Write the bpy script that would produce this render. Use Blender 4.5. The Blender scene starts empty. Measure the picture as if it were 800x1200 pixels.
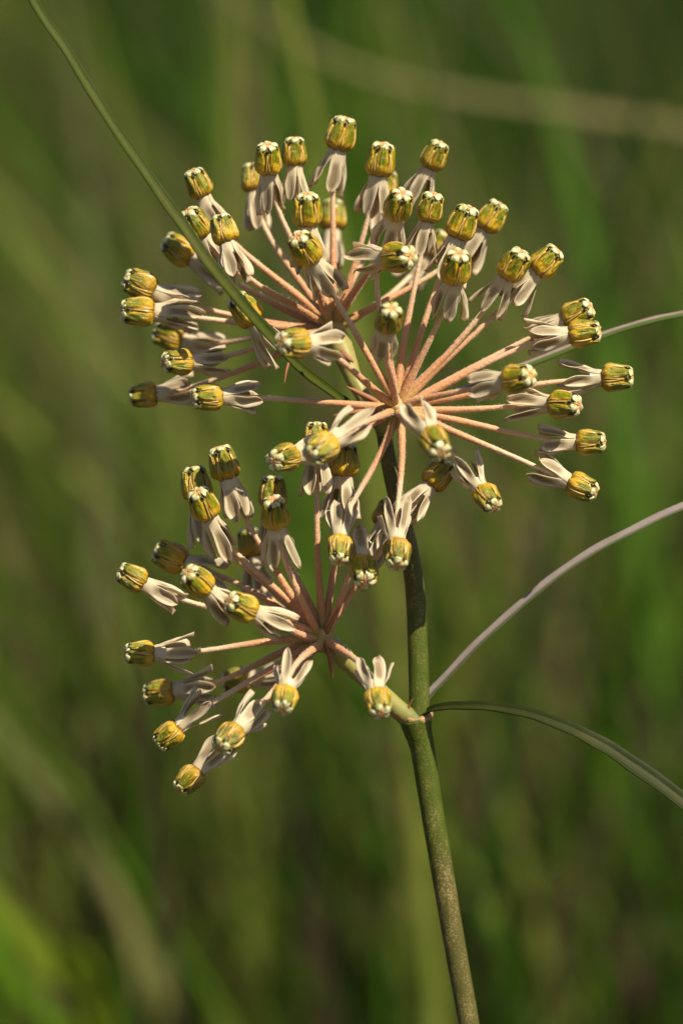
import bpy, math, random
import numpy as np
from mathutils import Vector, Matrix, Quaternion

random.seed(7)
rng = np.random.default_rng(7)
scene = bpy.context.scene
C = scene.collection

# ------------------------------------------------------------------ camera
S = 1e-4            # one photo pixel is a tenth of a millimetre at the plant
D = 0.433           # camera to plant
PITCH = math.radians(12)
FOCUS_PT = Vector((0.0, 0.0, 0.47))        # point of the plant in the picture centre
RIGHT = Vector((1, 0, 0))
FWD = Vector((0, math.cos(PITCH), -math.sin(PITCH)))
UP = Vector((0, math.sin(PITCH), math.cos(PITCH)))
CAM = FOCUS_PT - FWD * D

cd = bpy.data.cameras.new('camera')
cam = bpy.data.objects.new('camera', cd)
C.objects.link(cam)
cam.location = CAM
cam.rotation_euler = (math.radians(90) - PITCH, 0, 0)
cd.sensor_fit = 'HORIZONTAL'
cd.sensor_width = 24.0
cd.lens = 24.0 * D / (800 * S)
cd.clip_start = 0.02
cd.clip_end = 400
cd.dof.use_dof = True
cd.dof.focus_distance = D - 0.006
cd.dof.aperture_fstop = 13.5
scene.camera = cam

# ------------------------------------------------------------------ sky, sun, exposure
SUN_DIR = (RIGHT * 0.42 + UP * 0.68 - FWD * 0.54).normalized()
elev = math.asin(SUN_DIR.z)
azim = math.atan2(SUN_DIR.x, SUN_DIR.y)
w = bpy.data.worlds.new('World')
scene.world = w
w.use_nodes = True
wn = w.node_tree
bg = wn.nodes['Background']
sky = wn.nodes.new('ShaderNodeTexSky')
sky.sky_type = 'NISHITA'
sky.sun_disc = False
sky.sun_elevation = elev
sky.sun_rotation = azim
wn.links.new(sky.outputs[0], bg.inputs[0])
bg.inputs[1].default_value = 0.055
sd = bpy.data.lights.new('sun', 'SUN')
sd.energy = 4.8
sd.angle = math.radians(0.5)
sd.color = (1.0, 0.91, 0.75)
sun = bpy.data.objects.new('sun', sd)
C.objects.link(sun)
sun.location = (0.5, -0.5, 2.0)
sun.rotation_mode = 'QUATERNION'
sun.rotation_quaternion = SUN_DIR.to_track_quat('Z', 'Y')
vs = scene.view_settings
vs.view_transform = 'Standard'
vs.look = 'None'
vs.exposure = 0.58
vs.gamma = 1.0

# ------------------------------------------------------------------ helpers
def px(x, y, z=0.0, depth=None):
    """photo pixel + height above the plant's plane (px towards the camera, or metres of depth)"""
    d = D - z * S if depth is None else depth
    k = S * d / D
    return CAM + FWD * d + RIGHT * ((x - 400) * k) - UP * ((y - 600) * k)

def img_dir(dx, dy, tilt):
    """direction seen as (dx,dy) in the picture, leaning tilt degrees towards the camera"""
    v = Vector((dx, dy)).normalized()
    t = math.radians(tilt)
    return (RIGHT * (v.x * math.cos(t)) - UP * (v.y * math.cos(t)) - FWD * math.sin(t)).normalized()

def make_mesh(name, verts, faces, uvs=None, mat=None, mats=None, fmat=None, smooth=True):
    me = bpy.data.meshes.new(name)
    me.from_pydata([tuple(v) for v in verts], [], faces)
    if uvs is not None:
        ul = me.uv_layers.new(name='UVMap')
        li = np.empty(len(me.loops), dtype=np.int32)
        me.loops.foreach_get('vertex_index', li)
        ul.data.foreach_set('uv', np.asarray(uvs, dtype=np.float32)[li].ravel())
    if mats:
        for m in mats:
            me.materials.append(m)
    elif mat:
        me.materials.append(mat)
    if fmat is not None:
        me.polygons.foreach_set('material_index', np.asarray(fmat, dtype=np.int32))
    if smooth:
        me.polygons.foreach_set('use_smooth', np.ones(len(me.polygons), dtype=bool))
    me.update()
    return me

def link(name, me, parent=None):
    o = bpy.data.objects.new(name, me)
    C.objects.link(o)
    if parent:
        o.parent = parent
    return o

def tag(o, label, cat, group=None, kind=None):
    o['label'] = label
    o['category'] = cat
    if group:
        o['group'] = group
    if kind:
        o['kind'] = kind

def bezier(p0, p1, p2, p3, n):
    out = []
    for i in range(n + 1):
        t = i / n
        out.append(p0 * (1 - t) ** 3 + p1 * (3 * t * (1 - t) ** 2) + p2 * (3 * t * t * (1 - t)) + p3 * t ** 3)
    return out

def spline(pts, n):
    """Catmull-Rom through a list of tuples of any length"""
    P = [np.array(p, dtype=float) for p in pts]
    P = [2 * P[0] - P[1]] + P + [2 * P[-1] - P[-2]]
    out = []
    for i in range(1, len(P) - 2):
        for j in range(n):
            t = j / n
            a, b, c, d = P[i - 1], P[i], P[i + 1], P[i + 2]
            out.append(0.5 * ((2 * b) + (-a + c) * t + (2 * a - 5 * b + 4 * c - d) * t * t + (-a + 3 * b - 3 * c + d) * t ** 3))
    out.append(P[-2])
    return out

def frames(pts, ref):
    T = []
    for i in range(len(pts)):
        a = pts[max(0, i - 1)]
        b = pts[min(len(pts) - 1, i + 1)]
        T.append((b - a).normalized())
    N = []
    n = ref - T[0] * ref.dot(T[0])
    n.normalize()
    for t in T:
        n = n - t * n.dot(t)
        n.normalize()
        N.append(n.copy())
    return T, N

def tube_data(pts, radii, seg=10, ref=None, jitter=0.0, closed=True):
    ref = ref or Vector((0.31, -0.2, 0.93))
    T, N = frames(pts, ref)
    verts, faces, uvs = [], [], []
    n = len(pts)
    for i, p in enumerate(pts):
        b = T[i].cross(N[i])
        for k in range(seg):
            a = 2 * math.pi * k / seg
            r = radii[i] * (1 + jitter * math.sin(3.1 * k + 1.7 * i) * 0.5 + jitter * (random.random() - .5))
            verts.append(p + N[i] * (math.cos(a) * r) + b * (math.sin(a) * r))
            uvs.append((k / seg, i / (n - 1)))
    for i in range(n - 1):
        for k in range(seg):
            k2 = (k + 1) % seg
            faces.append((i * seg + k, i * seg + k2, (i + 1) * seg + k2, (i + 1) * seg + k))
    if closed:
        faces.append(tuple(reversed(range(seg))))
        faces.append(tuple(range((n - 1) * seg, n * seg)))
    return verts, faces, uvs

def shell(P, UV, th):
    """closed thin shell over a grid of points P[nv][nu]"""
    nv, nu = len(P), len(P[0])
    A = np.array([[tuple(p) for p in row] for row in P])
    du = np.gradient(A, axis=1)
    dv = np.gradient(A, axis=0)
    Nn = np.cross(du, dv)
    Nn /= (np.linalg.norm(Nn, axis=2, keepdims=True) + 1e-12)
    B = A - Nn * th
    verts = list(A.reshape(-1, 3)) + list(B.reshape(-1, 3))
    uv = [u for row in UV for u in row] * 2
    o = nv * nu
    faces = []
    for j in range(nv - 1):
        for i in range(nu - 1):
            a, b, c, d = j * nu + i, j * nu + i + 1, (j + 1) * nu + i + 1, (j + 1) * nu + i
            faces.append((a, b, c, d))
            faces.append((o + d, o + c, o + b, o + a))
    for j in range(nv - 1):
        a, d = j * nu, (j + 1) * nu
        faces.append((a, d, o + d, o + a))
        a, d = j * nu + nu - 1, (j + 1) * nu + nu - 1
        faces.append((d, a, o + a, o + d))
    for i in range(nu - 1):
        a, b = i, i + 1
        faces.append((b, a, o + a, o + b))
        a, b = (nv - 1) * nu + i, (nv - 1) * nu + i + 1
        faces.append((a, b, o + b, o + a))
    return verts, faces, uv

def join(parts):
    V, F, U = [], [], []
    for v, f, u in parts:
        o = len(V)
        V += list(v)
        F += [tuple(i + o for i in q) for q in f]
        U += list(u)
    return V, F, U

# ------------------------------------------------------------------ materials
class NT:
    def __init__(self, name):
        self.m = bpy.data.materials.new(name)
        self.m.use_nodes = True
        self.t = self.m.node_tree
        self.b = self.t.nodes['Principled BSDF']
        self.out = self.t.nodes['Material Output']
    def n(self, kind, **kw):
        nd = self.t.nodes.new(kind)
        for k, v in kw.items():
            setattr(nd, k, v)
        return nd
    def l(self, a, b):
        self.t.links.new(a, b)
    def val(self, sock, v):
        if hasattr(v, 'is_linked') or isinstance(v, bpy.types.NodeSocket):
            self.l(v, sock)
        else:
            sock.default_value = v
    def math(self, op, a, b=0.0, clamp=False):
        nd = self.n('ShaderNodeMath', operation=op, use_clamp=clamp)
        self.val(nd.inputs[0], a)
        self.val(nd.inputs[1], b)
        return nd.outputs[0]
    def ramp(self, f, lo, hi):
        nd = self.n('ShaderNodeMapRange', interpolation_type='SMOOTHSTEP')
        self.val(nd.inputs[0], f)
        nd.inputs[1].default_value = lo
        nd.inputs[2].default_value = hi
        return nd.outputs[0]
    def mix(self, f, a, b):
        nd = self.n('ShaderNodeMix', data_type='RGBA')
        self.val(nd.inputs[0], f)
        for s, v in ((nd.inputs[6], a), (nd.inputs[7], b)):
            if isinstance(v, tuple):
                s.default_value = (*v, 1)
            else:
                self.l(v, s)
        return nd.outputs[2]
    def noise(self, scale, detail=3.0, vec=None, rough=0.55):
        nd = self.n('ShaderNodeTexNoise')
        nd.inputs['Scale'].default_value = scale
        nd.inputs['Detail'].default_value = detail
        nd.inputs['Roughness'].default_value = rough
        if vec is not None:
            self.l(vec, nd.inputs['Vector'])
        return nd.outputs[0]
    def objvec(self):
        """object coordinates pushed about by the object's own random number"""
        tc = self.n('ShaderNodeTexCoord')
        oi = self.n('ShaderNodeObjectInfo')
        add = self.n('ShaderNodeVectorMath', operation='ADD')
        self.l(tc.outputs['Object'], add.inputs[0])
        self.l(oi.outputs['Random'], add.inputs[1])
        return add.outputs[0], oi.outputs['Random']
    def uv(self):
        u = self.n('ShaderNodeUVMap')
        s = self.n('ShaderNodeSeparateXYZ')
        self.l(u.outputs[0], s.inputs[0])
        return s.outputs[0], s.outputs[1]
    def bump(self, h, strength, dist):
        nd = self.n('ShaderNodeBump')
        nd.inputs['Strength'].default_value = strength
        nd.inputs['Distance'].default_value = dist
        self.l(h, nd.inputs['Height'])
        self.l(nd.outputs[0], self.b.inputs['Normal'])
    def base(self, c, rough=0.5, spec=0.5):
        if isinstance(c, tuple):
            self.b.inputs['Base Color'].default_value = (*c, 1)
        else:
            self.l(c, self.b.inputs['Base Color'])
        self.val(self.b.inputs['Roughness'], rough)
        self.b.inputs['Specular IOR Level'].default_value = spec
    def translucent(self, c, f):
        tr = self.n('ShaderNodeBsdfTranslucent')
        if isinstance(c, tuple):
            tr.inputs[0].default_value = (*c, 1)
        else:
            self.l(c, tr.inputs[0])
        mx = self.n('ShaderNodeMixShader')
        mx.inputs[0].default_value = f
        self.l(self.b.outputs[0], mx.inputs[1])
        self.l(tr.outputs[0], mx.inputs[2])
        self.l(mx.outputs[0], self.out.inputs[0])

def m_petal():
    t = NT('petal_cream')
    u, v = t.uv()
    vec, rnd = t.objvec()
    au = t.math('ABSOLUTE', u)
    nz = t.noise(900, 4, vec)
    nz2 = t.noise(300, 2, vec)
    inner = t.math('MULTIPLY', t.ramp(t.math('ADD', au, t.math('MULTIPLY', t.math('SUBTRACT', nz2, 0.5), 0.5)), 0.78, 0.30), t.math('MULTIPLY', t.ramp(v, 0.20, 0.42), t.ramp(v, 0.99, 0.84)))
    inner = t.math('MULTIPLY', inner, t.math('ADD', 0.55, t.math('MULTIPLY', rnd, 0.45)))
    # fine lengthwise veins
    wv = t.math('SINE', t.math('MULTIPLY', u, 21.0))
    vein = t.math('MULTIPLY', t.ramp(wv, 0.5, 1.0), 0.2)
    cream = t.mix(nz, (0.75, 0.62, 0.39), (0.88, 0.79, 0.57))
    c = t.mix(inner, cream, t.mix(nz2, (0.24, 0.15, 0.085), (0.50, 0.40, 0.20)))
    c = t.mix(t.math('MULTIPLY', vein, t.ramp(v, 0.15, 0.4)), c, (0.34, 0.25, 0.18))
    c = t.mix(t.math('MULTIPLY', t.ramp(au, 0.8, 0.97), 0.7), c, (0.84, 0.75, 0.57))
    # pinkish tip and, on some petals, a purple flush
    tip = t.math('MULTIPLY', t.ramp(v, 0.9, 1.0), 0.5)
    c = t.mix(tip, c, (0.55, 0.28, 0.20))
    fl = t.math('MULTIPLY', t.ramp(rnd, 0.95, 0.97), t.math('MULTIPLY', t.ramp(t.noise(700, 2, vec), 0.50, 0.72), t.ramp(v, 0.4, 0.1)))
    c = t.mix(t.math('MULTIPLY', fl, 0.8), c, (0.24, 0.05, 0.14))
    t.base(c, 0.55, 0.3)
    t.bump(t.math('ADD', nz, t.math('MULTIPLY', wv, 0.12)), 0.3, 0.00015)
    t.translucent(c, 0.42)
    return t.m

def m_tube():
    t = NT('corolla_cream')
    vec, rnd = t.objvec()
    nz = t.noise(700, 3, vec)
    c = t.mix(nz, (0.66, 0.55, 0.36), (0.80, 0.72, 0.54))
    t.base(c, 0.55, 0.3)
    t.bump(nz, 0.3, 0.0002)
    return t.m

def m_hood(name, gk, ak, bias):
    t = NT(name)
    u, v = t.uv()
    vec, rnd = t.objvec()
    au = t.math('ABSOLUTE', u)
    nz = t.noise(1100, 4, vec)
    nz2 = t.noise(450, 2, vec)
    g = t.mix(nz2, tuple(gk * x for x in (0.105, 0.120, 0.003)), tuple(gk * x for x in (0.30, 0.30, 0.008)))
    am = t.mix(nz, tuple(ak * x for x in (0.40, 0.195, 0.003)), tuple(ak * x for x in (0.68, 0.44, 0.022)))
    # green panel in the middle, amber low down and along the margins
    f = t.math('ADD', t.ramp(t.math('ADD', v, t.math('MULTIPLY', nz2, 0.25)), 0.66 + bias, 0.36 + bias), t.ramp(t.math('ADD', au, t.math('MULTIPLY', nz, 0.35)), 0.55, 0.95), clamp=True)
    c = t.mix(f, g, am)
    c = t.mix(t.math('MULTIPLY', t.ramp(v, 0.10, 0.0), 0.85), c, (0.17, 0.05, 0.005))
    c = t.mix(t.math('MULTIPLY', t.ramp(nz, 0.62, 0.7), 0.35), c, (0.66, 0.50, 0.16))
    st = t.n('ShaderNodeCombineXYZ')
    t.l(t.math('MULTIPLY', u, 5.0), st.inputs[0]); t.l(t.math('MULTIPLY', v, 1.6), st.inputs[1]); t.l(t.math('MULTIPLY', rnd, 40.0), st.inputs[2])
    streak = t.noise(1.0, 3, st.outputs[0])
    c = t.mix(t.math('MULTIPLY', t.ramp(streak, 0.52, 0.68), t.math('MULTIPLY', t.ramp(v, 0.2, 0.45), 0.6)), c, (0.050, 0.058, 0.003))
    c = t.mix(t.math('MULTIPLY', t.ramp(streak, 0.46, 0.34), 0.5), c, (0.55, 0.37, 0.035))
    t.base(c, t.math('ADD', 0.17, t.math('MULTIPLY', nz2, 0.28)), 0.5)
    t.bump(t.math('ADD', nz, t.math('ADD', t.math('MULTIPLY', nz2, 1.5), streak)), 0.8, 0.0004)
    t.b.inputs['Subsurface Weight'].default_value = 0.12
    t.b.inputs['Subsurface Radius'].default_value = (0.0008, 0.0006, 0.0002)
    t.b.inputs['Subsurface Scale'].default_value = 1.0
    return t.m

def m_column():
    t = NT('column_olive')
    vec, rnd = t.objvec()
    nz = t.noise(900, 3, vec)
    c = t.mix(nz, (0.10, 0.095, 0.006), (0.30, 0.27, 0.03))
    t.base(c, 0.35, 0.5)
    return t.m

def m_simple(name, a, b, scale, rough, spec=0.4, bump=0.0, dist=0.0002):
    t = NT(name)
    vec, rnd = t.objvec()
    nz = t.noise(scale, 4, vec)
    t.base(t.mix(nz, a, b), rough, spec)
    if bump:
        t.bump(nz, bump, dist)
    return t.m

def m_pedicel():
    t = NT('pedicel_salmon')
    u, v = t.uv()
    vec, rnd = t.objvec()
    nz = t.noise(260, 4, vec)
    fine = t.noise(2600, 2, vec)
    a = t.mix(nz, (0.47, 0.20, 0.082), (0.60, 0.33, 0.155))
    b = t.mix(nz, (0.62, 0.43, 0.24), (0.76, 0.60, 0.40))
    c = t.mix(t.math('MULTIPLY', t.ramp(v, 0.25, 0.9), t.math('ADD', 0.6, t.math('MULTIPLY', rnd, 0.5))), a, b)
    # yellow-green where the stalk leaves the receptacle
    c = t.mix(t.ramp(v, 0.17, 0.0), c, (0.40, 0.27, 0.05))
    c = t.mix(t.math('MULTIPLY', t.ramp(fine, 0.6, 0.72), 0.4), c, (0.82, 0.68, 0.55))
    t.base(c, 0.5, 0.35)
    t.bump(fine, 0.6, 0.0002)
    t.b.inputs['Sheen Weight'].default_value = 0.25
    t.b.inputs['Sheen Roughness'].default_value = 0.4
    t.b.inputs['Subsurface Weight'].default_value = 0.15
    t.b.inputs['Subsurface Radius'].default_value = (0.001, 0.0005, 0.0003)
    t.b.inputs['Subsurface Scale'].default_value = 1.0
    return t.m

def m_stem():
    t = NT('stem_mottled_green')
    tc = t.n('ShaderNodeTexCoord')
    mp = t.n('ShaderNodeMapping')
    mp.inputs['Scale'].default_value = (1, 1, 0.35)
    t.l(tc.outputs['Object'], mp.inputs[0])
    nz = t.noise(900, 5, mp.outputs[0], 0.7)
    big = t.noise(90, 2, mp.outputs[0])
    fine = t.noise(5200, 3, tc.outputs['Object'], 0.7)
    c = t.mix(nz, (0.040, 0.064, 0.004), (0.095, 0.118, 0.010))
    c = t.mix(t.math('MULTIPLY', t.ramp(t.noise(45, 4, mp.outputs[0]), 0.42, 0.62), 0.7), c, (0.105, 0.080, 0.024))
    sp = t.math('MULTIPLY', t.ramp(t.math('ADD', t.math('MULTIPLY', fine, 0.6), t.math('MULTIPLY', nz, 0.4)), 0.50, 0.64), t.math('ADD', 0.32, t.math('MULTIPLY', t.ramp(big, 0.4, 0.6), 0.55)))
    c = t.mix(sp, c, (0.34, 0.25, 0.11))
    t.base(c, 0.5, 0.2)
    t.bump(fine, 0.6, 0.0002)
    return t.m

def m_peduncle():
    t = NT('peduncle_yellow_green')
    u, v = t.uv()
    vec, rnd = t.objvec()
    nz = t.noise(380, 4, vec)
    c = t.mix(nz, (0.20, 0.19, 0.03), (0.42, 0.36, 0.12))
    c = t.mix(t.math('MULTIPLY', t.ramp(nz, 0.58, 0.68), 0.7), c, (0.42, 0.16, 0.07))
    c = t.mix(t.ramp(v, 0.35, 0.0), c, (0.12, 0.15, 0.03))
    t.base(c, 0.45, 0.4)
    t.bump(nz, 0.5, 0.0004)
    return t.m

def m_leaf(name, top, edge, rough=0.55, two=False, wear=0.3):
    t = NT(name)
    u, v = t.uv()
    vec, rnd = t.objvec()
    nz = t.noise(700, 4, vec)
    st = t.math('SINE', t.math('MULTIPLY', u, 17.0))
    au = t.math('ABSOLUTE', u)
    tt = t.mix(nz, tuple(0.8 * x for x in top), tuple(min(0.9, 1.2 * x) for x in top))
    wide = t.noise(120, 3, vec)
    sel = t.math('ADD', u, t.math('MULTIPLY', nz, 0.2)) if two else t.math('ADD', au, t.math('MULTIPLY', nz, 0.2))
    c = t.mix(t.ramp(sel, 0.0, 0.45) if two else t.ramp(sel, 0.35, 0.95), tt, edge)
    c = t.mix(t.math('MULTIPLY', t.ramp(wide, 0.55, 0.72), wear), c, (0.13, 0.10, 0.035))
    t.base(c, rough, 0.12)
    t.bump(t.math('ADD', nz, t.math('MULTIPLY', st, 0.12)), 0.35, 0.0002)
    t.translucent(edge, 0.12)
    return t.m

def m_grass(name):
    t = NT(name)
    a = t.n('ShaderNodeVertexColor', layer_name='col')
    t.base(a.outputs[0], 0.65, 0.08)
    t.translucent(a.outputs[0], 0.3)
    return t.m

def m_ground():
    t = NT('leaf_litter_soil')
    tc = t.n('ShaderNodeTexCoord')
    nz = t.noise(9, 6, tc.outputs['Object'])
    n2 = t.noise(60, 5, tc.outputs['Object'])
    c = t.mix(t.ramp(nz, 0.35, 0.65), (0.05, 0.035, 0.022), (0.055, 0.06, 0.02))
    c = t.mix(t.ramp(n2, 0.5, 0.7), c, (0.13, 0.10, 0.055))
    t.base(c, 0.9, 0.2)
    t.bump(n2, 0.8, 0.02)
    return t.m

PETAL = m_petal(); TUBE = m_tube(); HOOD = [m_hood('hood_olive_amber', 1.0, 1.0, 0.0), m_hood('hood_golden', 1.1, 1.08, 0.10), m_hood('hood_green', 0.9, 0.8, -0.10), m_hood('hood_browned', 0.7, 0.72, 0.06)]; COLUMN = m_column()
def m_white():
    t = NT('anther_scale_white')
    u, v = t.uv()
    vec, rnd = t.objvec()
    nz = t.noise(1300, 3, vec)
    c = t.mix(nz, (0.44, 0.40, 0.10), (0.78, 0.74, 0.50))
    c = t.mix(t.math('MULTIPLY', t.ramp(v, 0.45, 0.1), 0.75), c, t.mix(t.ramp(rnd, .35, .65), (0.42, 0.38, 0.08), (0.55, 0.22, 0.13)))
    c = t.mix(t.math('MULTIPLY', t.ramp(nz, 0.47, 0.36), 0.8), c, (0.30, 0.28, 0.04))
    t.base(c, 0.35, 0.5)
    t.bump(nz, 0.6, 0.0003)
    return t.m
WHITE = m_white()
def m_wing():
    t = NT('anther_wing_tan')
    u, v = t.uv()
    vec, rnd = t.objvec()
    nz = t.noise(1000, 3, vec)
    au = t.math('ABSOLUTE', u)
    lip = t.math('MULTIPLY', t.ramp(t.math('ADD', au, t.math('MULTIPLY', nz, .2)), 0.25, 0.65), t.ramp(t.math('ADD', v, t.math('MULTIPLY', nz, .3)), 0.2, 0.5))
    c = t.mix(nz, (0.30, 0.17, 0.008), (0.56, 0.37, 0.04))
    c = t.mix(lip, c, (0.58, 0.40, 0.11))
    c = t.mix(t.math('MULTIPLY', t.ramp(au, .3, .0), .7), c, (0.15, 0.08, 0.008))
    t.base(c, 0.3, 0.5)
    t.bump(nz, 0.5, 0.00025)
    return t.m
STAR = m_simple('stigma_star', (0.50, 0.34, 0.08), (0.62, 0.26, 0.14), 900, 0.4)
BLACK = m_simple('pollen_gland_black', (0.008, 0.005, 0.004), (0.03, 0.012, 0.008), 2000, 0.25, 0.6)
WING = m_wing()
PEDICEL = m_pedicel(); STEM = m_stem(); PEDUNCLE = m_peduncle()
FUZZ = m_simple('pale_fuzz', (0.70, 0.56, 0.44), (0.80, 0.70, 0.58), 500, 0.5)
HUB = m_simple('receptacle_yellow_green', (0.25, 0.19, 0.04), (0.48, 0.34, 0.13), 700, 0.5, 0.3, 0.6, 0.0003)
BRACT = m_simple('bract_russet', (0.22, 0.07, 0.03), (0.38, 0.17, 0.07), 600, 0.6)
COLLAR = m_simple('node_salmon', (0.16, 0.15, 0.03), (0.50, 0.25, 0.11), 350, 0.45, 0.4, 0.4)
LEAF_A = m_leaf('leaf_green', (0.064, 0.078, 0.011), (0.034, 0.052, 0.004))
LEAF_B = m_leaf('leaf_pinkish_ridge', (0.44, 0.30, 0.28), (0.07, 0.11, 0.02), two=True)
LEAF_C = m_leaf('leaf_grey_rose', (0.26, 0.215, 0.19), (0.10, 0.11, 0.05), two=True)
LEAF_D = m_leaf('leaf_dark_green', (0.034, 0.040, 0.009), (0.020, 0.029, 0.005), wear=0.1)
GRASS = m_grass('grass_blades'); GROUND = m_ground()

# ------------------------------------------------------------------ ground
def build_ground():
    n = 90
    xs = np.sign(np.linspace(-1, 1, n)) * np.abs(np.linspace(-1, 1, n)) ** 2.5 * 150
    V, F = [], []
    for j in range(n):
        for i in range(n):
            x, y = xs[i], xs[j]
            r = math.hypot(x, y)
            z = 0.02 * math.sin(x * 2.1 + 1) * math.cos(y * 1.7) * min(1, r / 0.8)
            V.append((x, y, z))
    for j in range(n - 1):
        for i in range(n - 1):
            F.append((j * n + i, j * n + i + 1, (j + 1) * n + i + 1, (j + 1) * n + i))
    g = link('ground', make_mesh('ground', V, F, mat=GROUND))
    g['kind'] = 'structure'
build_ground()

# ------------------------------------------------------------------ meadow grass behind
def grass_mesh(name, base, height, lean, width, cols, seg=6):
    """many curved tapering blades; lean is the xy offset of the tip"""
    n = len(base)
    t = np.linspace(0, 1, seg + 1)
    ang = rng.uniform(0, math.pi, n)
    side = np.stack([np.cos(ang), np.sin(ang), np.zeros(n)], 1)
    spine = np.zeros((n, seg + 1, 3))
    spine[:, :, :] = base[:, None, :]
    spine[:, :, 2] += height[:, None] * (t - 0.18 * t ** 3)[None, :]
    spine[:, :, 0] += lean[:, 0:1] * (0.45 * t + 0.55 * t ** 2.2)[None, :]
    spine[:, :, 1] += lean[:, 1:2] * (0.45 * t + 0.55 * t ** 2.2)[None, :]
    wd = width[:, None] * (np.clip(1.0 - t ** 2.2, 0.03, 1))[None, :] * 0.5
    L = spine - side[:, None, :] * wd[:, :, None]
    R = spine + side[:, None, :] * wd[:, :, None]
    V = np.stack([L, R], 2).reshape(-1, 3)
    k = (seg + 1) * 2
    b = (np.arange(n) * k)[:, None]
    s = (np.arange(seg) * 2)[None, :]
    q = b + s
    F = np.stack([q, q + 1, q + 3, q + 2], 2).reshape(-1, 4)
    me = bpy.data.meshes.new(name)
    me.vertices.add(len(V)); me.vertices.foreach_set('co', V.astype(np.float32).ravel())
    me.loops.add(F.size); me.loops.foreach_set('vertex_index', F.astype(np.int32).ravel())
    me.polygons.add(len(F))
    me.polygons.foreach_set('loop_start', (np.arange(len(F)) * 4).astype(np.int32))
    me.update()
    at = me.color_attributes.new('col', 'FLOAT_COLOR', 'POINT')
    cc = np.ones((len(V), 4), dtype=np.float32)
    cc[:, :3] = np.repeat(cols * 1.0, k, axis=0)
    at.data.foreach_set('color', cc.ravel())
    me.materials.append(GRASS)
    me.polygons.foreach_set('use_smooth', np.ones(len(F), dtype=bool))
    me.validate()
    return me

PAL = np.array([(0.036, 0.096, 0.006), (0.078, 0.155, 0.008), (0.125, 0.145, 0.024),
                (0.215, 0.175, 0.070), (0.130, 0.090, 0.055), (0.017, 0.034, 0.006)])

def build_grass():
    # tufts: each with its own colour and lean
    nt = 1150
    yd = 0.42 + 9.5 * rng.random(nt) ** 1.7
    half = 0.25 + (yd + D) * 0.20
    xd = rng.uniform(-1, 1, nt) * half
    B, H, LN, W, CO = [], [], [], [], []
    for i in range(nt):
        k = int(rng.integers(14, 34))
        x, y = xd[i], yd[i]
        xi = x / (yd[i] + D) * D / S + 400       # where the tuft stands across the picture
        # which grasses grow where: far tufts coloured dark for the shade there, straw and olive to one side, lush green between
        if y > 2.0:
            if xi < 110:
                pr = [0.20, 0.15, 0.35, 0.10, 0.05, 0.15]
            elif xi < 560:
                pr = [0.38, 0.06, 0.04, 0.00, 0.04, 0.48]
            elif xi < 650:
                pr = [0.35, 0.45, 0.05, 0.00, 0.00, 0.15]
            else:
                pr = [0.26, 0.10, 0.06, 0.02, 0.10, 0.46]
        elif xi < 230:
            pr = [0.15, 0.22, 0.32, 0.13, 0.10, 0.08]
        elif xi < 470:
            pr = [0.36, 0.26, 0.14, 0.06, 0.06, 0.12]
        else:
            pr = [0.30, 0.14, 0.18, 0.08, 0.14, 0.16]
        c = PAL[rng.choice(6, p=pr)]
        lean0 = rng.normal(-0.10 if xi < 300 else 0.02, 0.10)
        sp = 0.035 + 0.02 * rng.random()
        b = np.stack([x + rng.normal(0, sp, k), y + rng.normal(0, sp, k), np.full(k, -0.03)], 1)
        h = rng.uniform(0.22, 0.58, k) * (0.7 + 0.4 * rng.random())
        if y < 0.75:
            h *= 1.1
        B.append(b); H.append(h)
        LN.append(np.stack([rng.normal(lean0, 0.08, k), rng.normal(0, 0.09, k)], 1) * (h[:, None] / 0.5))
        W.append(rng.uniform(0.002, 0.0055, k))
        CO.append(np.clip(c[None, :] * rng.uniform(0.7, 1.35, (k, 1)), 0.005, 0.5))
    me = grass_mesh('meadow_grass', np.concatenate(B), np.concatenate(H), np.concatenate(LN), np.concatenate(W), np.concatenate(CO))
    o = link('meadow_grass', me)
    tag(o, 'dense green and straw coloured meadow grass blurred behind the milkweed', 'grass', kind='stuff')
build_grass()

def build_near_grass():
    # taller looser tufts just behind the milkweed: their blurred blades make the broad streaks
    n = 150
    y = rng.uniform(0.30, 1.1, n)
    x = rng.uniform(-1, 1, n) * (0.10 + 0.14 * (y + D))
    left = x < -0.03
    h = rng.uniform(0.42, 0.80, n)
    lx = np.where(left, rng.normal(-0.34, 0.10, n), rng.normal(-0.03, 0.11, n))
    b = np.stack([x - lx * 0.5, y, np.full(n, -0.03)], 1)
    c = PAL[rng.choice(6, n, p=[.2, .27, .24, .14, .05, .10])] * rng.uniform(0.6, 1.6, (n, 1))
    me = grass_mesh('tall_grass', b, h, np.stack([lx, rng.normal(0, 0.04, n)], 1), rng.uniform(0.003, 0.008, n), c, 8)
    o = link('tall_grass', me)
    tag(o, 'loose taller grass blades blurred close behind the milkweed', 'grass', kind='stuff')
build_near_grass()

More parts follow.
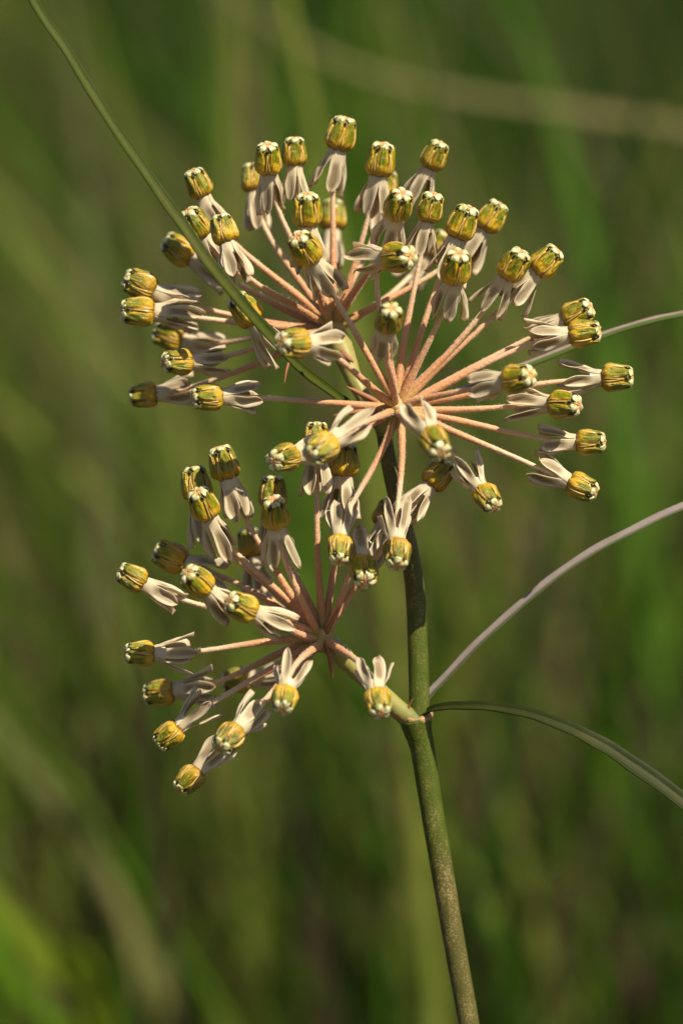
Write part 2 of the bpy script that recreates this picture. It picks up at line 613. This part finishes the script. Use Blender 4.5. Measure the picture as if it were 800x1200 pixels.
def lone_blade(name, pts, width, col, label, depth):
    """one long arching blade; pts are photo pixels with a depth in metres, run on to the ground at the end"""
    P = [px(x, y, depth=depth + dz) for x, y, dz in pts]
    sp = [Vector(p) for p in spline([tuple(p) for p in P], 8)]
    n = len(sp)
    T, N = frames(sp, Vector((0, -0.8, 0.6)))
    G, U = [], []
    for i, p in enumerate(sp):
        t = i / (n - 1)
        b = T[i].cross(N[i])
        wd = width * 0.5 * (1 - (1 - t) ** 3 * 0.95) if t < 0.5 else width * 0.5
        G.append([p + b * (wd * u) - N[i] * (wd * 0.35 * (1 - abs(u))) for u in (-1, -.5, 0, .5, 1)])
        U.append([(u, t) for u in (-1, -.5, 0, .5, 1)])
    root = sp[-1]
    v, f, u = shell(G, U, 0.0003)
    org = Vector((root.x, root.y, root.z))
    v = [Vector(q) - org for q in v]
    me = make_mesh(name, v, f, u)
    at = me.color_attributes.new('col', 'FLOAT_COLOR', 'POINT')
    cc = np.ones((len(v), 4), dtype=np.float32)
    cc[:, :3] = col
    at.data.foreach_set('color', cc.ravel())
    me.materials.append(GRASS)
    o = link(name, me)
    o.location = org
    tag(o, label, 'grass blade', 'blurred grass blades behind the flower heads')

def to_ground(x, y, depth, gx):
    """extra spline point: where a blade that leaves the frame meets the soil"""
    return None

def blade_with_root(pts, width, col, label, depth, root_dx):
    # follow the pixels, then drop to the soil
    last = px(pts[-1][0], pts[-1][1], depth=depth + pts[-1][2])
    root = Vector((last.x + root_dx, last.y, -0.01))
    mid = (last * 0.5 + root * 0.5) + Vector((root_dx * 0.12, 0, 0))
    def back(p):
        d = (p - CAM).dot(FWD)
        k = S * d / D
        return ((p - CAM).dot(RIGHT) / k + 400, 600 - (p - CAM).dot(UP) / k, d - depth)
    lone_blade('grass_blade', pts + [back(mid), back(root)], width, col, label, depth)

blade_with_root([(200, -60, 0), (300, 15, 0), (420, 80, 0), (560, 112, 0), (700, 132, 0), (860, 165, 0), (1100, 290, 0)], 0.0026,
                (0.22, 0.19, 0.08), 'dry straw blade arching sideways behind the topmost flowers', 0.84, 0.05)
blade_with_root([(-90, 960, 0), (0, 1060, 0), (60, 1135, 0), (125, 1215, 0)], 0.0066,
                (0.13, 0.18, 0.010), 'bright yellow-green blade slanting low beside the lower umbel', 0.72, 0.07)
blade_with_root([(-60, 790, 0), (40, 905, 0), (130, 1040, 0), (210, 1180, 0), (240, 1240, 0)], 0.0075,
                (0.14, 0.15, 0.045), 'broad olive blade slanting beneath the lower umbel', 0.86, 0.06)
blade_with_root([(560, -80, 0), (625, 60, 0), (665, 190, 0), (700, 330, 0), (730, 480, 0), (770, 760, 0)], 0.0060,
                (0.065, 0.15, 0.012), 'fresh green blade standing behind the upper right flowers', 0.92, 0.05)
blade_with_root([(60, -60, 0), (95, 120, 0), (110, 330, 0), (118, 600, 0), (125, 900, 0)], 0.0075,
                (0.12, 0.13, 0.045), 'upright olive blade behind the tip of the long leaf', 1.0, 0.03)

# ------------------------------------------------------------------ the milkweed
NODE = (489, 838, 0)
base_pt = px(549, 1200, -20)
plant_org = Vector((base_pt.x + 0.012, base_pt.y + 0.012, 0.0))
plant = bpy.data.objects.new('milkweed_plant', None)
C.objects.link(plant)
plant.location = plant_org
plant.empty_display_size = 0.05
tag(plant, 'slender milkweed with three umbels of cream and olive flowers on pink stalks', 'wildflower')

def L(p):            # world to plant-local
    return p - plant_org

def part(name, data, mat, mats=None, fmat=None, parent=None):
    me = make_mesh(name, data[0], data[1], data[2], mat=mat, mats=mats, fmat=fmat)
    return link(name, me, parent or plant)

# stem: x, y, z(px), radius(px)
lower = [(549, 1200, -20, 12.6), (532, 1105, -16, 13), (516, 1010, -10, 13.4), (502, 925, -5, 13.8), (495, 878, -2, 14.6), (490, 858, 0, 16.8), (487, 845, 1, 19), (486, 840, 2, 18)]
upper = [(490, 845, 0, 12), (491, 815, 0, 12.2), (489, 750, 0, 12), (486, 690, 0, 11.6), (478, 640, 0, 11), (466, 590, 2, 10.2), (456, 545, 4, 9.4), (450, 510, 5, 9), (447, 492, 6, 9.5)]
# one continuous stem from the soil to the upper node
pts, rad = [], []
root = plant_org + Vector((0, 0, -0.015))
low0 = px(*lower[0][:3]); low1 = px(*lower[1][:3])
tan = (low0 - low1).normalized()
bz = bezier(root, root + Vector((0, 0, 0.14)), low0 + tan * 0.12, low0, 14)
for i, p in enumerate(bz[:-1]):
    pts.append(p); rad.append((15.5 - 2.9 * i / 14) * S)
for q in spline(lower, 6):
    pts.append(px(*q[:3])); rad.append(q[3] * S)
stem_low = tube_data([L(p) for p in pts], rad, 18, jitter=0.015)
pts2, rad2 = [], []
for q in spline(upper, 6):
    pts2.append(px(*q[:3])); rad2.append(q[3] * S)
stem_up = tube_data([L(p) for p in pts2], rad2, 18, jitter=0.015)
part('stem', join([stem_low, stem_up]), STEM)

# salmon collar round the node
def ring(center, axis, r, tube_r, ry=1.0, seg=26, sec=8):
    q = axis.to_track_quat('Z', 'Y').to_matrix()
    V, F, U = [], [], []
    for i in range(seg):
        a = 2 * math.pi * i / seg
        rr = r * (1 + 0.05 * math.sin(3 * a + 1))
        tr = tube_r * (1 + 0.28 * math.sin(2 * a + 2.2) + 0.15 * math.sin(5 * a))
        for k in range(sec):
            b = 2 * math.pi * k / sec
            v = Vector(((rr + tr * math.cos(b)) * math.cos(a), (rr + tr * math.cos(b)) * math.sin(a) * ry, tr * 1.2 * math.sin(b) + 0.12 * r * math.sin(2 * a + .6)))
            V.append(center + q @ v)
            U.append((i / seg, k / sec))
    for i in range(seg):
        for k in range(sec):
            i2, k2 = (i + 1) % seg, (k + 1) % sec
            F.append((i * sec + k, i2 * sec + k, i2 * sec + k2, i * sec + k2))
    return V, F, U
part('node_collar', ring(L(px(487, 839, 2)), ((px(489, 820) - px(492, 860)).normalized() - FWD * 0.32 + RIGHT * 0.06).normalized(), 14.8 * S, 4.2 * S), COLLAR)

# umbel hubs (x, y, z)
HUBS = {'L': (389, 385, -25), 'F': (465, 478, 45), 'M': (377, 749, 30)}
HUBW = {k: px(*v) for k, v in HUBS.items()}

def lumpy(center, r, seed, sq=(1, 1, 1), n=14):
    rr = random.Random(seed)
    ph = [rr.uniform(0, 6.28) for _ in range(6)]
    V, F, U = [], [], []
    for j in range(n + 1):
        th = math.pi * j / n
        for i in range(n * 2):
            a = math.pi * i / n
            d = Vector((math.sin(th) * math.cos(a), math.sin(th) * math.sin(a), math.cos(th)))
            k = 1 + 0.10 * math.sin(4 * d.x + ph[0]) * math.cos(5 * d.y + ph[1]) + 0.08 * math.sin(7 * d.z + ph[2] + 3 * d.x)
            V.append(center + Vector((d.x * sq[0], d.y * sq[1], d.z * sq[2])) * (r * k))
            U.append((i / (2 * n), j / n))
    m = 2 * n
    for j in range(n):
        for i in range(m):
            i2 = (i + 1) % m
            F.append((j * m + i, (j + 1) * m + i, (j + 1) * m + i2, j * m + i2))
    return V, F, U
part('umbel_hub', lumpy(L(HUBW['L']), 15 * S, 1), HUB)
part('umbel_hub', lumpy(L(HUBW['F']), 16 * S, 2), HUB)
part('umbel_hub', lumpy(L(HUBW['M']), 15 * S, 3), HUB)

def px_tube(rows, n=7, seg=14, jit=0.03):
    q = spline(rows, n)
    return tube_data([L(px(*r[:3])) for r in q], [r[3] * S for r in q], seg, jitter=jit)
part('peduncle', px_tube([(447, 500, 6, 9), (430, 472, -2, 9), (415, 445, -10, 10), (404, 418, -18, 13), (396, 400, -23, 15), (391, 390, -25, 13)]), PEDUNCLE)
part('peduncle', px_tube([(447, 506, 6, 9), (454, 496, 18, 9.5), (461, 487, 34, 11), (465, 480, 44, 11)]), PEDUNCLE)
part('peduncle', px_tube([(486, 846, 2, 13), (468, 833, 8, 11.5), (440, 806, 16, 10.5), (412, 780, 23, 11), (392, 760, 28, 12.5), (380, 751, 30, 11)]), PEDUNCLE)

# ------------------------------------------------------------------ leaves of the milkweed
def leaf(rows, mat, n=10, fold=0.55, nrm=None, label=None):
    """rows: x, y, z, halfwidth(px); a folded linear leaf"""
    q = spline(rows, n)
    P = [L(px(*r[:3])) for r in q]
    W = [r[3] * S for r in q]
    nrm = nrm or (UP * 0.75 - FWD * 0.65)
    T, N = frames(P, nrm)
    us = [-1, -0.75, -0.5, -0.25, -0.08, 0.08, 0.25, 0.5, 0.75, 1]
    G, UVs = [], []
    for i, p in enumerate(P):
        nn = nrm - T[i] * nrm.dot(T[i])
        nn.normalize()
        b = T[i].cross(nn)
        row, ur = [], []
        for u in us:
            dip = -fold * W[i] * (1 - abs(u) ** 1.3) + 0.12 * W[i] * math.exp(-(u / 0.15) ** 2)
            wob = 1 + 0.06 * math.sin(i * 0.55 + u)
            row.append(p + b * (u * W[i] * wob) + nn * dip)
            ur.append((u, i / (len(P) - 1)))
        G.append(row); UVs.append(ur)
    # make sure the shell is thickened away from nn
    v, f, u = shell(G, UVs, 1.6 * S)
    o = part('leaf', (v, f, u), mat)
    if label:
        o['label'] = label
    return o

leaf([(446, 498, 4, 4), (425, 485, 22, 5.5), (395, 462, 50, 6.5), (350, 427, 95, 7), (300, 372, 128, 8), (250, 312, 145, 8.2), (205, 248, 150, 8), (160, 184, 150, 7.6), (118, 122, 150, 7.2), (80, 60, 148, 6.6), (38, -4, 145, 6.0), (-20, -120, 140, 4), (-60, -230, 130, 2), (-78, -300, 125, 0.4)], LEAF_A,
     nrm=(RIGHT * 0.55 + UP * 0.35 - FWD * 0.75), label='long thin green leaf crossing in front of the left umbel')
leaf([(447, 498, 4, 4), (470, 488, -25, 5), (510, 470, -45, 5.5), (560, 450, -55, 6), (610, 430, -60, 6), (660, 410, -62, 6), (705, 393, -64, 5.8), (755, 377, -66, 5.6), (805, 366, -68, 5.4), (900, 345, -75, 4.5), (1010, 335, -90, 0.6)], LEAF_B,
     fold=-0.45, label='pink ridged leaf running out behind the right-hand flowers')
leaf([(490, 838, -8, 4), (500, 816, -18, 5), (520, 794, -20, 5.5), (560, 752, -20, 6), (600, 716, -20, 6.4), (640, 682, -20, 6.6), (690, 647, -20, 6.8), (745, 618, -22, 7), (805, 590, -25, 7), (900, 556, -40, 6), (1010, 540, -60, 3), (1070, 540, -70, 0.5)], LEAF_C,
     fold=0.5, nrm=(UP * 0.85 - FWD * 0.5), label='greyish rose leaf rising from the node')
leaf([(492, 836, 6, 4.5), (508, 829, 22, 6), (535, 826, 40, 6.6), (575, 827, 60, 7.4), (620, 835, 80, 8), (665, 851, 95, 9), (705, 871, 105, 10), (745, 897, 112, 11), (805, 941, 120, 11), (880, 1005, 122, 8), (970, 1110, 115, 5), (1010, 1180, 110, 0.8)], LEAF_D,
     fold=0.6, label='dark green leaf drooping from the node')

# bracts at the hubs
def bract(rows):
    q = spline(rows, 6)
    d = tube_data([L(px(*r[:3])) for r in q], [r[3] * S for r in q], 6, jitter=0.08)
    part('bract', d, BRACT)
bract([(384, 392, 0, 3), (362, 398, 20, 2.6), (343, 416, 40, 2), (336, 432, 48, 1.8), (333, 450, 50, 0.7)])
bract([(462, 482, 40, 4), (440, 470, 42, 3.5), (420, 460, 44, 3), (406, 453, 46, 0.8)])
bract([(462, 484, 42, 4), (430, 482, 52, 3.5), (408, 484, 56, 2.6), (390, 487, 58, 0.8)])
bract([(470, 484, 30, 3.5), (505, 485, 20, 3), (530, 490, 15, 0.8)])
bract([(380, 752, 40, 4), (386, 765, 48, 4), (388, 780, 50, 3), (389, 795, 50, 0.8)])
bract([(376, 752, 40, 3.5), (362, 764, 50, 3.2), (352, 780, 52, 0.8)])
bract([(382, 742, 42, 3), (392, 722, 48, 2.2), (397, 712, 50, 0.7)])
bract([(400, 412, -5, 4), (408, 420, 0, 3.6), (414, 424, 2, 1.2)])
bract([(478, 833, 12, 1.6), (480, 826, 15, 1.0), (483, 820, 17, 0.4)])

# ------------------------------------------------------------------ flower meshes (mm/10, flower axis = +z)
def petal_data(spread, wid, curl, length, twist, cup, seed):
    """one thrown-back petal: narrow neck under the hoods, widest past the middle, crinkled margin"""
    rr = random.Random(seed)
    nu, nv = 11, 15
    ph = [rr.uniform(0, 6.28) for _ in range(4)]
    G, U = [], []
    for j in range(nv + 1):
        v = j / nv
        r = 9.4 + 1.4 * math.sin(min(1, v / 0.35) * math.pi / 2) + length * (math.sin(math.radians(spread)) * max(0, v - .2)) + curl * max(0, v - 0.66) ** 2 * 90
        r += 0.7 * math.sin(4 * v + ph[0]) * v
        z = 1.5 - length * v + curl * max(0, v - 0.66) ** 2 * 34
        prof = np.interp(v, [0, .15, .3, .5, .66, .8, .9, .97, 1.0], [6.2, 6.2, 6.5, 7.6, 8.0, 7.0, 5.2, 2.7, 0.8]) * wid
        row, ur = [], []
        for i in range(nu):
            u = -1 + 2 * i / (nu - 1)
            x = u * prof * (1 + 0.07 * math.sin(9 * v + ph[1] + (2 if u > 0 else 0))) + 1.6 * v * v * math.sin(ph[2])
            wrap = (r - math.sqrt(max(0.1, r * r - min(x * x, r * r * .9)))) * (1 - min(1, v / 0.55))
            k = min(1, max(0, v - 0.22) / 0.4)
            boat = cup * (abs(u) ** 2.4) * k * 3.2
            keel = -0.8 * math.exp(-(u / 0.16) ** 2) * k
            crink = 0.5 * abs(u) * k * math.sin(13 * v + ph[3] + 2 * u)
            tw = twist * v * v * u * 3.2
            row.append(((r - wrap + boat + keel + tw + crink) * S, x * S, z * S))
            ur.append((u, v))
        G.append(row); U.append(ur)
    return shell(G, U, 0.65 * S)

_pr = random.Random(5)
PV = []
for _k in range(14):
    sp_ = [3, 6, 0, 9, 5, 14, 4, 7, 2, 11, 18, 5, 8, 1][_k]
    PV.append(petal_data(sp_, 1.06 - 0.013 * sp_ + _pr.uniform(-.06, .06), max(0, sp_ - 6) * 0.012 + _pr.uniform(-.05, .03), _pr.uniform(47, 55), _pr.uniform(-1.1, 1.1), _pr.uniform(0.8, 1.8), _k))
PETALS = [make_mesh('petal', d[0], d[1], d[2], mat=PETAL) for d in PV]

def hood_data(wob):
    nu, nv = 9, 11
    G, U = [], []
    for j in range(nv + 1):
        v = j / nv
        r0 = np.interp(v, [0, .06, .16, .3, .5, .75, 1], [9.6, 12.6, 15.4, 16.6, 16.4, 15.0, 13.2])
        wf = np.interp(v, [0, .2, .35, .6, .85, 1], [1.03, 1.04, .96, .84, .76, .55])
        row, ur = [], []
        for i in range(nu):
            u = -1 + 2 * i / (nu - 1)
            th = math.radians(36) * wf * u
            r = r0 + 1.3 * (1 - u * u) * (0.4 + 0.6 * (1 - v)) - 1.8 * abs(u) ** 3 * (1 - 0.4 * v)
            # a shallow channel down the back of each hood, swollen lip low down
            r -= 1.0 * math.exp(-(u / 0.3) ** 2) * np.interp(v, [0, .25, .5, .9], [0, 0, 1, .3])
            r += 0.55 * math.sin(wob + 5 * v + 3 * u) + 0.35 * math.sin(2.3 * wob + 11 * v - 6 * u)
            z = 33.5 * v - 4.5 * u * u * v + 0.6 * math.sin(wob * 2 + 4 * u)
            row.append((r * math.cos(th) * S, r * math.sin(th) * S, z * S))
            ur.append((u, v))
        G.append(row); U.append(ur)
    return shell(G, U, 1.6 * S)
HV = [hood_data(x) for x in (0.0, 1.3, 2.9, 4.4)]
HOODS = [[make_mesh('hood', d[0], d[1], d[2], mat=h) for d in HV] for h in HOOD]

def lathe(rows, seg=20):
    V, F, U = [], [], []
    n = len(rows)
    for j, (r, z) in enumerate(rows):
        for i in range(seg):
            a = 2 * math.pi * i / seg
            V.append((r * math.cos(a) * S, r * math.sin(a) * S, z * S))
            U.append((i / seg, j / (n - 1)))
    for j in range(n - 1):
        for i in range(seg):
            i2 = (i + 1) % seg
            F.append((j * seg + i, j * seg + i2, (j + 1) * seg + i2, (j + 1) * seg + i))
    F.append(tuple(reversed(range(seg))))
    F.append(tuple(range((n - 1) * seg, n * seg)))
    return V, F, U

# corolla tube: the pale fused base under the hoods
TUBED = lathe([(3.2, -20), (4.5, -14), (7.5, -14), (10.0, -14), (10.4, -12.5), (10.0, -7), (9.6, -3), (9.8, 0), (10.2, 1.8), (9.2, 3.2), (7, 3.6)])
TUBEM = make_mesh('flower', TUBED[0], TUBED[1], TUBED[2], mat=TUBE)

def ellip(c, ax, n=8, rot=0.0, tilt=0.0):
    V, F, U = [], [], []
    m = Matrix.Rotation(rot, 3, 'Z') @ Matrix.Rotation(tilt, 3, 'Y')
    for j in range(n + 1):
        th = math.pi * j / n
        for i in range(n):
            a = 2 * math.pi * i / n
            d = m @ Vector((math.sin(th) * math.cos(a) * ax[0], math.sin(th) * math.sin(a) * ax[1], math.cos(th) * ax[2]))
            V.append((Vector(c) + d) * S)
            U.append((i / n, j / n))
    for j in range(n):
        for i in range(n):
            i2 = (i + 1) % n
            F.append((j * n + i, (j + 1) * n + i, (j + 1) * n + i2, j * n + i2))
    return V, F, U

def column_mesh():
    col = lathe([(9, 1), (12.5, 4), (13.6, 12), (13.2, 22), (12.0, 28), (10.6, 32), (8.6, 34.2), (5, 34.8)])
    wings = []
    for k in range(5):
        a = math.radians(36 + 72 * k)
        G, U = [], []
        for t in np.linspace(0, 1, 8):
            # a pair of lips that meet in a point at the top and spread at the base
            r0 = np.interp(t, [0, .2, .45, .75, 1], [13.6, 16.4, 16.4, 15.4, 13.4])
            da = np.interp(t, [0, .25, .6, 1], [0.20, 0.21, 0.11, 0.035])
            row, ur = [], []
            for u in (-1, -.7, -.35, 0, .35, .7, 1):
                r = r0 + 0.9 * math.exp(-((abs(u) - .6) / .25) ** 2) - 0.9 * math.exp(-(u / .25) ** 2) * (1 - t) - 1.6 * (abs(u) > .9)
                row.append((r * math.cos(a + da * u) * S, r * math.sin(a + da * u) * S, (3.0 + 23.5 * t - 1.5 * u * u * (1 - t)) * S))
                ur.append((u, t))
            G.append(row); U.append(ur)
        wings.append(shell(G, U, 1.0 * S))
    wg = join(wings)
    d = join([col, wg])
    fm = [0] * len(col[1]) + [1] * len(wg[1])
    return make_mesh('column', d[0], d[1], d[2], mats=[COLUMN, WING], fmat=fm)
COLUMNM = column_mesh()

def cap_mesh(seed):
    rr = random.Random(seed)
    wl, bl, star = [], [], []
    for k in range(5):
        a = math.radians(72 * k)
        G, U = [], []
        p1, p2 = rr.uniform(0, 6), rr.uniform(0, 6)
        hang = rr.uniform(-1.2, 1.4)
        for v in np.linspace(0, 1, 9):
            # broad scale lying on top of the head and folded down over its rim
            r0 = np.interp(v, [0, .35, .6, .8, 1], [2.2, 6.0, 9.2, 11.4, 12.3])
            z0 = np.interp(v, [0, .35, .6, .8, 1], [35.4, 36.2, 35.8, 34.0, 31.4 + hang])
            hw = np.interp(v, [0, .3, .6, .85, 1], [0.7, 2.2, 4.0, 4.3, 2.0])
            row, ur = [], []
            for u in (-1, -.75, -.4, 0, .4, .75, 1):
                y = hw * u
                bump = 0.55 * math.sin(p1 + 5 * v + 3 * u) + 0.35 * math.sin(p2 + 9 * v - 5 * u)
                dz = -1.3 * u * u * (1 - .3 * v) + bump
                x = r0 - 0.9 * u * u * v
                row.append(((x * math.cos(a) - y * math.sin(a)) * S, (x * math.sin(a) + y * math.cos(a)) * S, (z0 + dz + (1.6 * u * u if v > .95 else 0)) * S))
                ur.append((u, v))
            G.append(row); U.append(ur)
        wl.append(shell(G, U, 1.2 * S))
        b = math.radians(36 + 72 * k)
        bl.append(ellip((11.9 * math.cos(b), 11.9 * math.sin(b), 30.6), (1.7, 1.5, 2.7), 8, b, -0.2))
        star.append(tube_data([Vector((0, 0, 36.3)) * S, Vector((4 * math.cos(b), 4 * math.sin(b), 36.6)) * S, Vector((9.2 * math.cos(b), 9.2 * math.sin(b), 34.8)) * S], [1.5 * S, 1.3 * S, 0.9 * S], 6))
    W_, B_, S_ = join(wl), join(bl), join(star)
    d = join([W_, B_, S_])
    fm = [0] * len(W_[1]) + [1] * len(B_[1]) + [2] * len(S_[1])
    return make_mesh('anther_cap', d[0], d[1], d[2], mats=[WHITE, BLACK, STAR], fmat=fm)
CAPS = [cap_mesh(i) for i in range(4)]

def rot_data(d, ang):
    c, s = math.cos(ang), math.sin(ang)
    return [(v[0] * c - v[1] * s, v[0] * s + v[1] * c, v[2]) for v in d[0]], d[1], d[2]
def whole(dat, rots, name, mat):
    d = join([rot_data(dat[i], r) for i, r in rots])
    return make_mesh(name, d[0], d[1], d[2], mat=mat)
COROLLA = [whole(PV, [((k * 2 + s) % 14, math.radians(72 * k + 36)) for k in range(5)], 'corolla', PETAL) for s in (0, 3)]
CORONA = whole(HV, [(k % 4, math.radians(72 * k)) for k in range(5)], 'corona', HOOD[0])

# flowers: umbel, corona centre x, y, picture direction of its axis (dx, dy), lean towards the camera, side (+1 front, -1 behind), far
FL = [
 ('L', 232, 215, -40, -100, 15, .35, 0), ('L', 229, 262, -60, -98, 20, .5, 0), ('L', 262, 269, -22, -80, -5, .9, 0),
 ('L', 210, 292, -85, -55, 0, -.6, 0), ('L', 164, 334, -100, -42, 6, .1, 0), ('L', 162, 365, -120, -5, 10, .4, 0),
 ('L', 198, 394, -80, -22, -5, -.9, 1), ('L', 208, 424, -110, 3, 25, .4, 0), ('L', 169, 463, -110, 12, -6, -.5, 0),
 ('F', 243, 466, -120, 8, 16, .4, 0), ('L', 287, 363, -60, -75, 12, .5, 0), ('F', 343, 402, -80, 0, 45, 1, 0),
 ('L', 314, 186, -4, -100, 28, .5, 0), ('L', 345, 178, 0, -100, 10, .2, 0), ('L', 297, 209, -8, -90, -5, -.9, 1),
 ('L', 400, 157, 28, -110, 10, .2, 0), ('L', 446, 187, 16, -110, 16, .3, 0), ('L', 451, 217, 10, -90, 0, -1, 1),
 ('L', 360, 246, -2, -100, 20, .8, 0), ('F', 357, 291, -42, -66, 38, .7, 0), ('L', 390, 252, 5, -90, -5, -1, 1),
 ('L', 509, 182, 45, -100, 16, .1, 0), ('L', 467, 240, 30, -92, 42, .9, 0), ('F', 504, 243, 25, -100, 20, .3, 0),
 ('F', 467, 301, 85, 2, 50, .75, 0), ('F', 542, 261, 40, -100, 16, .2, 0), ('L', 576, 254, 45, -70, 10, -.2, 0),
 ('L', 512, 287, 50, -60, 10, -.9, 1), ('F', 534, 313, 18, -95, 38, .6, 0), ('F', 602, 310, 55, -88, 26, .35, 0),
 ('F', 640, 306, 72, -75, 12, .1, 0), ('F', 456, 373, 12, -50, 52, .9, 0), ('F', 676, 367, 80, -42, 20, -.3, 0),
 ('F', 684, 390, 110, -14, 10, .4, 0), ('F', 722, 442, 115, -4, 6, .1, 0), ('F', 607, 443, 80, -18, 42, .8, 0),
 ('F', 661, 474, 85, 6, 32, .3, 0), ('F', 691, 518, 115, 0, 12, .1, 0), ('F', 682, 571, 100, 42, 16, .3, 0),
 ('F', 571, 584, 42, 60, 38, .5, 0), ('F', 510, 520, 30, 52, 50, 1, 0), ('M', 514, 556, 62, -76, -4, .45, 0),
 ('F', 332, 537, -70, 22, 52, .5, 0), ('F', 376, 526, -68, 48, 36, .9, 0), ('M', 371, 514, 0, -100, -8, .2, 0),
 ('M', 403, 540, 4, -100, 0, -.2, 0), ('F', 398, 644, -4, 75, 34, .5, 0), ('M', 426, 670, 6, 55, 50, .5, 0),
 ('F', 465, 649, 2, 72, 38, .6, 0), ('M', 453, 602, 28, -90, -22, -.5, 1), ('M', 262, 543, -32, -108, 6, .2, 0),
 ('M', 238, 591, -46, -105, 28, .5, 0), ('M', 229, 567, -18, -100, 0, -.5, 1), ('M', 200, 653, -100, -38, 0, -.6, 0),
 ('M', 155, 677, -105, -58, 6, .2, 0), ('M', 231, 681, -62, -62, 36, .8, 0), ('M', 283, 711, -85, -42, 32, .7, 0),
 ('M', 322, 601, -8, -85, 34, .6, 0), ('M', 320, 577, 0, -100, 0, -.4, 1), ('M', 293, 637, -18, -90, -5, -.9, 1),
 ('M', 164, 766, -120, 0, 10, .2, 0), ('M', 187, 812, -100, 12, -5, -.7, 1), ('M', 198, 862, -82, 72, 0, .2, 0),
 ('M', 268, 866, -60, 62, 40, .8, 0), ('M', 221, 914, -75, 76, 14, .3, 0), ('M', 333, 820, -12, 62, 50, .9, 0),
 ('M', 277, 797, -85, 8, 0, -.9, 1), ('M', 443, 824, 14, 66, 46, .95, 0),
]

for idx, (um, x, y, dx, dy, tilt, side, far) in enumerate(FL):
    rr = random.Random(100 + idx)
    hx, hy, hz = HUBS[um]
    d = math.hypot(x - hx, y - hy)
    zz = math.sqrt(max(60.0 ** 2, 242.0 ** 2 - d * d))
    z = hz + zz * side * 0.72
    cw = px(x, y, z)                               # middle of the corona
    ax = img_dir(dx, dy, tilt)
    sc = rr.uniform(0.89, 1.07)
    fb = cw - ax * (17.5 * S * sc)                 # foot of the corona
    q = ax.to_track_quat('Z', 'Y') @ Quaternion((0, 0, 1), rr.uniform(0, 6.283))
    fo = link('flower', TUBEM, plant)
    fo.location = L(fb)
    fo.rotation_mode = 'QUATERNION'
    fo.rotation_quaternion = q
    fo.scale = (sc, sc, sc)
    M = Matrix.Translation(L(fb)) @ q.to_matrix().to_4x4() @ Matrix.Scale(sc, 4)
    Mi = M.inverted()
    # pedicel from the hub up into the corolla
    h = L(HUBW[um])
    e = L(fb) - ax * (11 * S)
    v = e - h
    ln = v.length
    st = h + v.normalized() * (5 * S) + Vector((rr.uniform(-3, 3), rr.uniform(-3, 3), rr.uniform(-3, 3))) * S
    vn = v.normalized()
    endd = (ax * 0.75 + vn * 0.55).normalized()
    wb = lambda a: Vector((rr.uniform(-a, a), rr.uniform(-a, a), rr.uniform(-a, a))) * S
    P = bezier(st, st + vn * (ln * 0.38) + wb(9), e - endd * (ln * 0.30) + wb(6), e, 18)
    R = []
    for i in range(19):
        t = i / 18
        R.append(S * (float(np.interp(t, [0, .06, .25, .6, .9, 1], [5.6, 5.3, 4.3, 3.2, 2.6, 3.1])) * rr.uniform(0.97, 1.03)))
    pd = tube_data([Mi @ p for p in P], [r / sc for r in R], 10)
    hv, hf, hu = [], [], []
    for _ in range(170):
        t = rr.uniform(0.04, 0.93)
        i0 = int(t * 18)
        p0 = P[i0].lerp(P[i0 + 1], t * 18 - i0)
        tg = (P[i0 + 1] - P[i0]).normalized()
        nd = tg.cross(Vector((rr.gauss(0, 1), rr.gauss(0, 1), rr.gauss(0, 1)))).normalized()
        sd_ = tg.cross(nd)
        rad0 = R[i0] * 0.93
        hl = rr.uniform(1.2, 3.0) * S
        b0 = p0 + nd * rad0
        tip = b0 + (nd + tg * rr.uniform(-.5, .6) + sd_ * rr.uniform(-.4, .4)).normalized() * hl
        w_ = 0.22 * S
        o_ = len(hv)
        hv += [Mi @ (b0 + tg * w_), Mi @ (b0 - tg * w_ * .5 + sd_ * w_), Mi @ (b0 - tg * w_ * .5 - sd_ * w_), Mi @ tip]
        hf += [(o_, o_ + 1, o_ + 3), (o_ + 1, o_ + 2, o_ + 3), (o_ + 2, o_, o_ + 3)]
        hu += [(0, t)] * 4
    nb = len(pd[1])
    jd = join([pd, (hv, hf, hu)])
    link('pedicel', make_mesh('pedicel', jd[0], jd[1], jd[2], mats=[PEDICEL, FUZZ], fmat=[0] * nb + [1] * len(hf)), fo)
    if far:
        link('corolla', COROLLA[idx % 2], fo)
        link('corona', CORONA, fo)
    else:
        hv_ = rr.choice([0, 0, 0, 1, 1, 2, 2, 3])
        for k in range(5):
            p = link('petal', PETALS[rr.randrange(14)], fo)
            p.rotation_euler = (rr.uniform(-.05, .05), rr.uniform(-.05, .05), math.radians(72 * k + 36 + rr.uniform(-7, 7)))
            s = rr.uniform(0.92, 1.06)
            p.scale = (1, rr.uniform(0.92, 1.06), s)
            hd = link('hood', HOODS[hv_][rr.randrange(4)], fo)
            hd.rotation_euler = (rr.uniform(-.03, .03), rr.uniform(-.05, .04), math.radians(72 * k + rr.uniform(-3, 3)))
            hd.scale = (1, 1, rr.uniform(0.96, 1.05))
    link('column', COLUMNM, fo)
    link('anther_cap', CAPS[idx % 4], fo)
